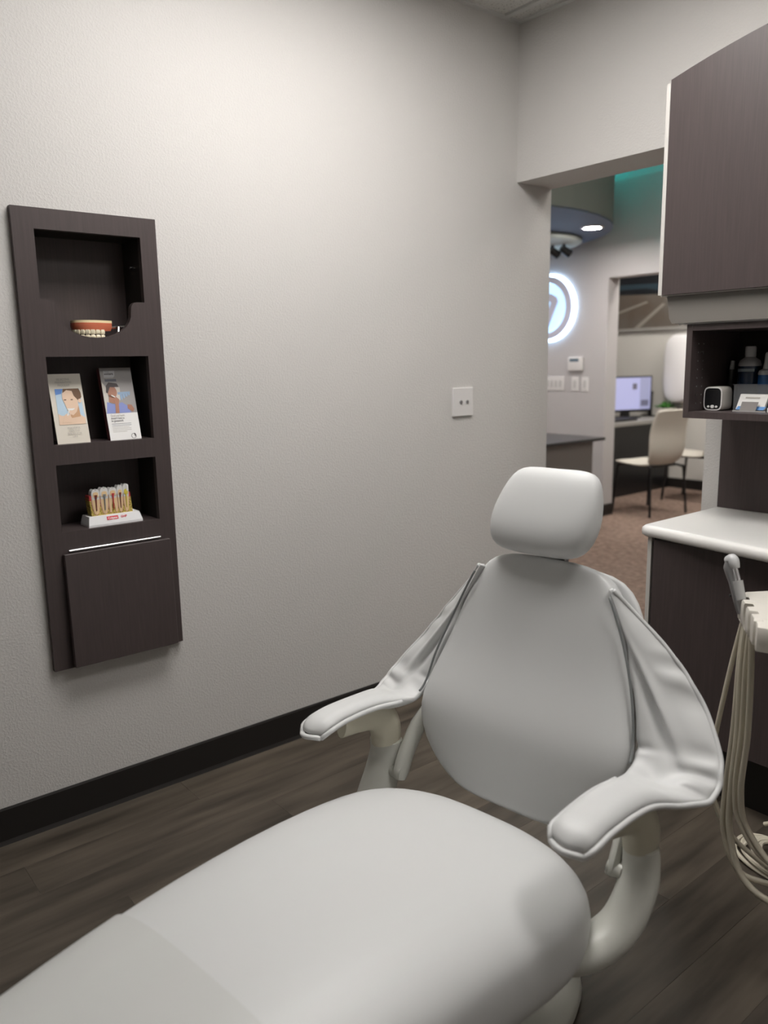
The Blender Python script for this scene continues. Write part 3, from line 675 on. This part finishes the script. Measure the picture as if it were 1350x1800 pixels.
for k, (ln, wd, mk) in enumerate((('Good oral health', .042, INK), ("doesn't have to", .040, DARKI), ('be guesswork', .036, DARKI))):
    text_mesh('lettering', ln, .0085, mk, T, fr(.12, .325-k*.036, .0012), (0, 1, 0), up, 'LEFT', T.location, wd, .0001)
for k, wd in enumerate((.62, .62, .55, .60, .60, .45)):
    flat(fr, 'print_text_line', [(.12, .222-k*.022), (.12+wd, .222-k*.022), (.12+wd, .227-k*.022), (.12, .227-k*.022)], INK if k > 1 else MATS['print_slate'], T, .0006)
A = [fr(.76+.075*math.cos(R(a)), .045+.033*math.sin(R(a)), .0012) for a in range(0, 361, 24)]
MB().tube([tuple(p) for p in A], .0006, 6, res=1).build('round_mark', DARKI, T)
flat(fr, 'mark_stroke', [(.80, .035), (.815, .035), (.825, .07), (.80, .085), (.79, .075)], DARKI, T, .0008)
# --- tooth section model
TM = thing('tooth_model', (-.03, .83, .883), 'cutaway tooth roots model on a white plastic base in the rack', 'tooth model')
ZB = .8832
MB().rings([[(x_, y_, z_) for x_, y_ in ((xa, y0), (xb, y0), (xb, y1), (xa, y1))] for xa, xb, y0, y1, z_ in ((-.062, .010, .768, .930, ZB), (-.062, .010, .768, .930, ZB+.006), (-.056, .002, .773, .924, ZB+.030))]).build('base', mat('bright_white_plastic', (.82, .82, .83), .35), TM)
BONE = mat('yellow_bone', (.55, .42, .10), .6); color_noise(BONE, (.28, .19, .03), (.66, .52, .14), (1, 1, 1), 260, 3, .4, .6)
FX = -.008
MB().prism([(FX-.035, .785, ZB+.03), (FX-.035, .908, ZB+.03), (FX-.035, .904, ZB+.082), (FX-.035, .780, ZB+.082)], (.035, 0, 0)).build('bone_block', BONE, TM)
GUMR = mat('red_gum', (.50, .05, .05), .4); DENT = mat('dentine', (.82, .60, .34), .4); ENAM = mat('enamel', (.72, .71, .70), .3); PULP = mat('dark_pulp', (.16, .03, .02), .5); YEL = mat('yellow_decay', (.70, .58, .08), .4); METL = mat('grey_filling', (.30, .31, .32), .35, .5, .6)
PKG = mat('pink_lining', (.75, .42, .33), .5)
def fp(name, pts_, m_, parent=TM, o=.0, d=.001): return MB().prism([(FX+o, a, ZB+b_) for a, b_ in pts_], (d, 0, 0)).build(name, m_, parent)
fp('gum_band', [(.780, .076), (.904, .076), (.903, .090), (.781, .090)], GUMR, TM, -.034, .035)
for k, yc in enumerate((.799, .8245, .850, .872, .890)):
    w_ = .0125 if k < 3 else .0088
    hk = (-.002, .001, -.002, .003, .005)[k]; cr_ = [(-.80, .078), (-.98, .090), (-1.0, .098+hk), (-.85, .105+hk), (-.5, .1105+hk), (-.2, .110+hk), (.05, .1065+hk), (.3, .109+hk), (.6, .110+hk), (.88, .105+hk), (1.0, .097+hk), (.98, .090), (.80, .078)]
    MB().prism([(FX-.020, yc+w_*a, ZB+b_) for a, b_ in cr_], (.0225, 0, 0)).build('crown', ENAM, TM)
    if k != 2: root = [(-.95, .088), (.95, .088), (.75, .06), (.45, .038), (0, .034), (-.45, .038), (-.75, .06)]
    else: root = [(-.95, .088), (.95, .088), (1.0, .06), (.8, .038), (.5, .036), (.25, .062), (-.05, .07), (-.35, .06), (-.45, .036), (-.8, .038), (-1.0, .06)]
    fp('root_lining', [(yc+w_*a*1.18, b_-.002) for a, b_ in root], PKG, TM, .0, .0013)
    fp('root', [(yc+w_*a, b_) for a, b_ in root], DENT, TM, .0, .0022)
    fp('dentine_core', [(yc+w_*a, b_) for a, b_ in ((-.7, .086), (-.55, .099), (0, .101), (.55, .099), (.7, .086))], DENT if k != 4 else YEL, TM, .0024, .0014)
    pul = [(-.35, .092), (.35, .092), (.15, .078), (.08, .045), (-.08, .045), (-.15, .078)]
    fp('pulp', [(yc+w_*a, b_) for a, b_ in pul], (PULP, METL, GUMR, PULP, YEL)[k], TM, .0024, .0022)
fp('filling', [(.892, .095), (.898, .095), (.898, .113), (.892, .113)], WHT, TM, .0024, .0018)
tilt = Vector((-.008, 0, .024)).normalized()
lab = lambda b_: (.010-(b_/.024)*.008+.0006, 0, ZB+.006+b_)
def onbase(name, y0, y1, b0, b1, m_, o=0):
    a, c_ = lab(b0), lab(b1); return MB().prism([(a[0]+o, y0, a[2]), (a[0]+o, y1, a[2]), (c_[0]+o, y1, c_[2]), (c_[0]+o, y0, c_[2])], (.0004, 0, .00013)).build(name, m_, TM)
RED = mat('label_red', (.72, .04, .06), .4)
onbase('red_label', .823, .857, .010, .020, RED)
q = lab(.0125); text_mesh('lettering', 'Colgate', .008, WHT, TM, (q[0]+.0008, .840, q[2]), (0, 1, 0), tilt, 'CENTER', TM.location, .028, .0002)
q = lab(.0125); text_mesh('lettering', 'GHP', .0095, RED, TM, (q[0]+.0004, .874, q[2]), (0, 1, 0), tilt, 'CENTER', TM.location, .019, .0002)
# --- wall plate near the doorway
t = thing('wall_plate', (0, 2.297, 1.181), 'white two-gang wall plate with two grey jacks on the rack wall', 'wall plate')
MB().box(.0005, .009, 2.2405, 2.3535, 1.124, 1.238, .0025).build('plate', WHITEP, t)
for yy in (2.283, 2.318): MB().cyl((.009, yy, 1.181), (.013, yy, 1.181), .0075, .0065, 14).build('jack', STEEL, t, True)
# ================================================================== CABINETS
XE = 2.30
UY = 2.27
U = thing('wall_cabinet', (1.6, YD, 1.53), 'large dark wood wall cabinet with arched top beside the doorway', 'cabinet')
archz = lambda x_: 2.143+.105*(1-((x_-1.6)/.705)**2)
top = [(.897+(XE-.897)*k/24) for k in range(25)]
MB().prism([(x_, UY, z_) for x_, z_ in [(.897, 1.531), (XE, 1.531)]+[(x_, archz(x_)) for x_ in top[::-1]]], (0, .019, 0)).build('door', LAM, U)
top2 = [(.881+(XE-.881)*k/24) for k in range(25)]
MB().prism([(x_, UY+.0205, z_) for x_, z_ in [(.881, 1.528), (XE, 1.528)]+[(x_, archz(x_)-.012) for x_ in top2[::-1]]], (0, YD-UY-.022, 0)).build('carcass', STRIP, U)
MB().box(.883, .8955, UY+.001, UY+.021, 1.531, 2.135).build('edge_strip', STRIP, U)
V = thing('light_valance', (1.6, 2.45, 1.443), 'pale grey under-cabinet light box below the dark wall cabinet', 'light box')
MB().prism([(x_, 2.292, z_) for x_, z_ in ((.902, 1.5275), (.912, 1.46), (.922, 1.4445), (XE, 1.4445), (XE, 1.5275))], (0, .31, 0)).build('housing', LTGREY, V)
MB().box(.935, XE-.02, 2.31, 2.58, 1.4405, 1.4445).build('lens', WHITEP, V)
C = thing('open_cubby', (1.5, 2.45, 1.156), 'open dark wood cubby shelf under the pale light box', 'shelf')
cy0, cy1 = 2.305, 2.598
for nm, q in (('side_panel', (.966, .985, cy0, cy1, 1.156, 1.440)), ('side_panel', (XE-.02, XE, cy0, cy1, 1.156, 1.440))): MB().box(*q, .001, 1).build(nm, LAM, C)
MB().box(.985, XE-.02, cy0, cy1, 1.156, 1.176).build('bottom_shelf', LAM, C); MB().box(.985, XE-.02, cy0, cy1, 1.421, 1.440).build('top_panel', LAM, C)
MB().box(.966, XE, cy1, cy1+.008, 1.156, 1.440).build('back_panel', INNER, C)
pn = MB()
for zz in [1.20+.026*k for k in range(8)]:
    for yy in (2.345, 2.375): pn.cyl((.985, yy, zz), (.9856, yy, zz), .0022, n=8)
tag(pn.build('pin_holes', STEEL, C), kind='stuff')
b = MB(); b.box(.985, .992, 2.362, 2.366, 1.35, 1.36); b.box(.985, .992, 2.352, 2.362, 1.357, 1.36); b.build('shelf_clip', CHROME, C)
P = thing('backsplash_panel', (1.6, 2.60, .84), 'dark wood backsplash panel between counter and cubby', 'panel')
MB().box(.942, XE, 2.599, YD-.0005, .8325, 1.1555, .001, 1).build('board', LAM, P)
MB().box(.9405, .9425, 2.6, YD-.0005, .8325, 1.1555).build('edge_band', INNER, P)
K = thing('base_cabinet', (1.6, 2.3, 0), 'dark wood base cabinet under the white counter', 'cabinet')
MB().box(.975, XE, 2.165, YD-.001, .19, .8, .001, 1).build('body', LAM, K)
MB().box(.985, 1.66, 2.145, 2.164, .195, .795, .0015, 1).build('door', LAM, K); MB().box(1.664, XE, 2.145, 2.164, .195, .795, .0015, 1).build('door', LAM, K)
MB().box(.962, .975, 2.15, YD-.001, .0, .8).build('edge_panel', STRIP, K)
MB().box(.98, XE, 2.23, YD-.001, 0, .19).build('toe_kick', BASEB, K)
T = thing('countertop', (1.6, 2.3, .80), 'white solid-surface countertop with rounded corner and soft edge', 'countertop')
cp = [(.934, YD-.001), (.934, 2.168)]
for k in range(1, 8): a = R(90*k/8); cp.append((.964-.03*math.cos(a), 2.168-.032*math.sin(a)))
for x_ in (1.0, 1.15, 1.3, 1.5, 1.75, 2.0, XE): cp.append((x_, 2.136-.155*(x_-.978)+.03*(x_-.978)**2))
cp.append((XE, YD-.001))
m_ = MB(); rings_ = []
cxm = (1.6, 2.45)
for inset, z_ in ((.007, .8005), (.001, .806), (0, .8165), (.001, .826), (.007, .832)):
    rr = []
    for x_, y_ in cp:
        rr.append((x_+(inset if x_ < 1.0 else 0), y_+(inset if y_ < 2.3 else 0), z_))
    rings_.append(rr)
m_.rings(rings_).build('slab', CTOP, T, True, ang=50)
# ---- things in the cubby (shelf top z = 1.176)
ZS = 1.1762
t = thing('vital_monitor', (1.03, 2.42, ZS), 'small white device with black screen and three buttons in the cubby', 'device')
def face_ring(cx, cz, a, b_, yy, n=4.5): return [(cx+p, yy, cz+q) for p, q in sup(a, b_, n, 32)]
cx, cz = 1.020, ZS+.037
MB().rings([face_ring(cx, cz, .029, .035, 2.385), face_ring(cx, cz, .031, .037, 2.39), face_ring(cx+.002, cz, .031, .037, 2.44), face_ring(cx+.002, cz, .028, .034, 2.446)]).build('housing', mat('silver_grey_plastic', (.56, .53, .49), .35), t, True)
MB().rings([face_ring(cx, cz, .0265, .0325, 2.3855), face_ring(cx, cz, .0265, .0325, 2.383)]).build('screen', BLACK, t)
for dx, rr in ((-.013, .0036), (0, .0055), (.013, .0036)): MB().rings([face_ring(cx+dx, ZS+.0125, rr*1.2, rr, 2.384, 2.4), face_ring(cx+dx, ZS+.0125, rr, rr*.8, 2.3815, 2.4)]).build('button', WHITEP, t)
MB().rings([face_ring(cx, cz, .0285, .0345, 2.3852), face_ring(cx, cz, .0300, .0360, 2.3838), face_ring(cx, cz, .0265, .0325, 2.3838)], cap=False).build('rim', WHITEP, t, True)
t = thing('card_holder', (1.135, 2.41, ZS), 'clear card holder with white and blue cards in the cubby', 'card holder')
fr, up = lean_frame(2.0, 0, 1, 0, 1, .1)
def card(name, x0, x1, z0, z1, yb, lean, m_, th=.0015):
    MB().prism([(x0, yb, z0), (x1, yb, z0), (x1+.006, yb+lean, z1), (x0+.006, yb+lean, z1)], (0, th, 0)).build(name, m_, t)
card('cards', 1.092, 1.178, ZS+.006, ZS+.052, 2.39, .016, mat('card_white', (.74, .73, .70), .5), .010)
card('card_stripe', 1.092, 1.178, ZS+.006, ZS+.016, 2.3893, .004, mat('card_blue', (.10, .26, .55), .5), .0006)
card('holder_front', 1.107, 1.157, ZS+.004, ZS+.030, 2.3835, .003, mat('smoked_acrylic', (.28, .26, .25), .15), .002)
MB().box(1.088, 1.190, 2.378, 2.44, ZS, ZS+.004).build('holder_base', mat('clear_acrylic', (.35, .34, .33), .12), t)
MB().prism([(1.116, 2.4007, ZS+.040), (1.160, 2.4007, ZS+.040), (1.1605, 2.4021, ZS+.044), (1.1165, 2.4021, ZS+.044)], (0, -.0005, 0)).build('card_print_line', INK, t)
def bottle(loc, label, prof_body, prof_liq, prof_cap, capm, liqm, n=24):
    t = thing('bottle', loc, label, 'bottle', 'bottles in the cubby')
    MB().lathe(loc, prof_liq, n).build('liquid', liqm, t, True); MB().lathe(loc, prof_body, n).build('shoulder', mat('milky_plastic', (.42, .42, .43), .3), t, True); MB().lathe(loc, prof_cap, n).build('cap', capm, t, True)
    return t
NAVY = mat('navy_liquid', (.008, .022, .05), .15); SEAB = mat('blue_liquid', (.02, .09, .24), .15)
CAPW = mat('cap_white', (.5, .5, .5), .4)
t = bottle((1.066, 2.515, ZS), 'large round bottle of dark blue rinse with white cap in the cubby', [(.034, .135), (.034, .140), (.030, .152), (.018, .160), (.014, .165), (.001, .166)], [(.030, 0), (.034, .004), (.034, .135), (.001, .136)], [(.015, .163), (.0165, .166), (.0165, .193), (.014, .196), (.001, .1962)], CAPW, NAVY)
MB().rings([[(1.066+.0343*math.cos(R(a)), 2.515+.0343*math.sin(R(a)), z_) for a in range(200, 321, 10)] for z_ in (ZS+.118, ZS+.127)], cap=False, closed=False).build('label_band', mat('label_pale', (.25, .30, .32), .5), t)
bottle((1.128, 2.50, ZS), 'small clear spray bottle of blue liquid with pointed nozzle in the cubby', [(.024, .108), (.025, .112), (.022, .121), (.012, .126), (.001, .127)], [(.023, .0), (.025, .004), (.025, .108), (.001, .109)], [(.011, .125), (.012, .128), (.009, .145), (.0075, .170), (.005, .176), (.001, .177)], CAPW, SEAB)
t = thing('marker_pen', (1.0, 2.52, ZS), 'dark marker with white tip standing beside the large bottle', 'marker')
MB().cyl((.996, 2.525, ZS), (1.003, 2.525, ZS+.125), .008).build('barrel', mat('dark_grey_plastic', (.04, .04, .04), .4), t, True); MB().cyl((1.003, 2.525, ZS+.125), (1.0045, 2.525, ZS+.152), .0075, .006).build('tip', CAPW, t, True)
t = thing('clear_tray', (1.16, 2.47, ZS), 'low clear plastic tray holding odds and ends in the cubby', 'tray')
CLR = mat('clear_tray_plastic', (.35, .36, .37), .12, .5, 0, None, 0, .0, .22)
m_ = MB(); x0, x1, y0, y1 = 1.06, 1.30, 2.435, 2.465
for q in ((x0, x1, y0, y0+.002, 0, .078), (x0, x1, y1-.002, y1, 0, .078), (x0, x0+.002, y0+.002, y1-.002, 0, .078), (x1-.002, x1, y0+.002, y1-.002, 0, .078), (x0+.002, x1-.002, y0+.002, y1-.002, 0, .002)): m_.box(*q[:4], ZS+q[4], ZS+q[5])
m_.build('tray_body', CLR, t)
MB().box(x0-.003, x1+.003, y0-.003, y1+.003, ZS+.078, ZS+.081).build('lid', CLR, t)
tag(MB().box(1.195, 1.235, 2.375, 2.40, ZS, ZS+.014, .002).build('small_box', WHITEP), 'tiny white box lying beside the card holder', 'box')
# ================================================================== ASSISTANT INSTRUMENT UNIT
H = thing('instrument_holder', (1.62, 1.58, .80), 'white dental instrument holder head with hanging beige hoses', 'instrument holder')
HP = mat('cream_white_plastic', (.68, .65, .59), .3, .5)
e0, e1 = Vector((1.515, 1.625)), Vector((1.645, 1.445))      # slotted edge
ed = (e1-e0).normalized(); nn = Vector((ed.y*-1, ed.x)); nn = nn if nn.x > 0 else -nn
L_ = (e1-e0).length
outl = []
ns = 4
steps = 60
for k in range(steps+1):
    s_ = k/steps; ph = (s_*ns) % 1
    dip = .018*max(0, math.sin(math.pi*ph))**.6 if .22 < ph < .78 else 0
    dip = .016 if .30 < ph < .70 else 0
    p = e0+ed*(L_*s_)+nn*dip; outl.append((p.x, p.y))
far = [e1+ed*.01+nn*.03, e1+nn*.16+ed*-.02, e0+nn*.30+ed*.06, e0+nn*.30+ed*-.05, e0+nn*.10+ed*-.06, e0+nn*.02+ed*-.03]
outl += [(p.x, p.y) for p in far]
cen = Vector((sum(p[0] for p in outl)/len(outl), sum(p[1] for p in outl)/len(outl)))
rg = []
for s_, z_ in ((.80, .785), (.95, .79), (1.0, .805), (1.0, .828), (.97, .838), (.88, .842)):
    rg.append([(cen.x+(x_-cen.x)*s_, cen.y+(y_-cen.y)*s_, z_) for x_, y_ in outl])
MB().rings(rg).build('holder_body', HP, H, True, ang=45)
MB().lathe((1.60, 1.72, .842), [(.020, 0), (.022, .003), (.022, .05), (.018, .058), (.001, .059)], 20).build('knob', WHITEP, H, True)
MB().tube([(1.70, 1.60, .79), (1.80, 1.66, .74), (1.95, 1.78, .72), (2.12, 1.90, .72), (2.22, 2.06, .72)], [.03, .028, .025, .025, .025], 14).build('support_arm', HP, H, True)
MB().tube([(1.66, 1.55, .79), (1.66, 1.55, .70), (1.665, 1.55, .66)], .022, 14).build('stem', GREYPL, H, True)
hoses = [
 [(1.535, 1.615, .79), (1.515, 1.615, .68), (1.497, 1.605, .53), (1.490, 1.60, .44), (1.505, 1.60, .36), (1.56, 1.61, .28), (1.70, 1.64, .23), (1.90, 1.70, .26)],
 [(1.548, 1.597, .79), (1.540, 1.60, .70), (1.537, 1.60, .55), (1.528, 1.60, .40), (1.530, 1.60, .30), (1.565, 1.60, .225), (1.62, 1.61, .215), (1.72, 1.63, .24), (1.88, 1.72, .30)],
 [(1.560, 1.580, .79), (1.550, 1.59, .70), (1.549, 1.595, .55), (1.543, 1.595, .40), (1.548, 1.595, .30), (1.585, 1.59, .215), (1.66, 1.60, .185), (1.80, 1.64, .19), (1.95, 1.72, .25)],
 [(1.575, 1.562, .79), (1.566, 1.575, .70), (1.562, 1.585, .55), (1.555, 1.588, .42), (1.57, 1.59, .34), (1.64, 1.60, .27), (1.78, 1.66, .25), (1.92, 1.74, .28)],
 [(1.590, 1.540, .79), (1.585, 1.56, .70), (1.580, 1.575, .55), (1.572, 1.58, .42), (1.59, 1.59, .33), (1.68, 1.60, .255), (1.80, 1.68, .24), (1.95, 1.78, .30)]]
for k, h_ in enumerate(hoses): MB().tube(h_, [.0055, .0065, .0075, .0055, .0065][k], 10).build('hose', TUBE, H, True)
t = thing('suction_handpiece', (1.505, 1.62, .80), 'grey and chrome suction handpiece standing in the holder slot', 'handpiece')
a0, a1 = Vector((1.534, 1.604, .805)), Vector((1.495, 1.617, .910)); dd = (a1-a0)
MB().tube([a0, a0+dd*.25, a0+dd*.6, a0+dd*.88, a1+Vector((.006, -.002, .004))], [.007, .0095, .0105, .0145, .009], 16, res=5).build('body', STEEL, t, True)
sd_ = Vector((.013, -.006, 0))
MB().tube([a0+dd*.62+sd_, a0+dd*.92+sd_], [.0065, .0065], 14, res=2).build('stem', CHROME, t, True)
MB().tube([a0+dd*.30+sd_*.9, a0+dd*.66+sd_], [.0095, .0105], 14, res=2).build('sleeve', mat('grey_sleeve', (.45, .45, .44), .2), t, True)
MB().tube([a0+dd*.90+sd_*1.2, a0+dd*.99+sd_*1.1, a1+Vector((.008, -.003, .006)), a1+Vector((-.002, 0, .0))], [.008, .011, .0125, .011], 14, res=4).build('head', mat('light_grey_plastic', (.5, .5, .5), .3), t, True)
MB().cyl(a0+dd*.36+Vector((-.006, -.013, 0)), a0+dd*.36+Vector((-.008, -.016, 0)), .003, n=10).build('button', BLACK, t)
# coiled tubing on the floor
t = thing('coiled_tubing', (1.47, 2.02, 0), 'loose coil of thin beige tubing on the floor before the cabinet', 'tubing')
for k in range(5):
    cx_, cy_, rr = 1.52+.012*k, 2.03-.01*k, .15-.008*k; z_ = .008+.010*k; ph = random.random()*6
    MB().tube([(cx_+rr*(1.1+.06*math.sin(3*a+ph))*math.cos(a), cy_+rr*.62*math.sin(a), z_+.006*math.sin(2*a+ph)+.004) for a in [2*math.pi*q/20 for q in range(21)]], .0058, 8, res=3).build('loop', TUBE, t, True)
MB().tube([(1.40, 2.10, .05), (1.52, 2.08, .12), (1.66, 2.02, .10), (1.85, 2.02, .14)], .006, 8).build('loop', TUBE, t, True)
t = thing('tubing_tag', (1.56, 2.0, .058), 'crumpled white tag lying on the coil of tubing', 'tag')
MB().prism([(1.53, 1.98, .063), (1.60, 1.97, .066), (1.605, 2.02, .085), (1.57, 2.035, .08), (1.535, 2.03, .075)], (0, 0, .002)).build('paper', WHT, t)

# ---- second level: pieces that belong to a part hang under that part (all share their thing's origin)
def base(o): return o.name.split('.')[0]
def nest(root, part, kids):
    for r_ in [o for o in bpy.data.objects if o.parent is None and base(o) == root]:
        tgt = [c for c in r_.children if base(c) == part]
        if not tgt: continue
        for c in [c for c in r_.children if any(base(c) == k or (k.endswith('*') and base(c).startswith(k[:-1])) for k in kids) and c is not tgt[0]]:
            if c.location.length < 1e-6: c.parent = tgt[0]
nest('brochure_stack', 'paper_stack', ['print_*', 'lettering', 'cover_*', 'logo_*', 'round_mark', 'mark_stroke'])
nest('wall_picture', 'canvas', ['print_*'])
nest('monitor', 'bezel', ['screen*'])
nest('keyboard', 'body', ['keys'])
nest('vital_monitor', 'housing', ['screen', 'button', 'rim'])
nest('card_holder', 'cards', ['card_stripe', 'card_print_line'])
nest('tooth_model', 'base', ['red_label', 'lettering'])
nest('tooth_model', 'bone_block', ['gum_band', 'root_lining'])
nest('thermostat', 'housing', ['display'])
nest('light_switch', 'plate', ['rocker']); nest('switch_plate', 'plate', ['rocker']); nest('wall_plate', 'plate', ['jack'])
nest('wall_cabinet', 'carcass', ['edge_strip']); nest('open_cubby', 'side_panel', ['pin_holes', 'shelf_clip'])
nest('brochure_rack', 'flap_door', ['hinge_rod']); nest('jaw_model', 'hinge', ['hinge_screw', 'spring_clip'])
nest('dental_chair', 'base_cover', ['base_mark']); nest('instrument_holder', 'holder_body', ['knob', 'stem'])
nest('suction_handpiece', 'body', ['button', 'sleeve', 'stem']); nest('backsplash_panel', 'board', ['edge_band'])
nest('reception_counter', 'front_panel', []); nest('round_sign', 'back_disc', ['emblem']); nest('ceiling_disc', 'disc', ['spotlight'])
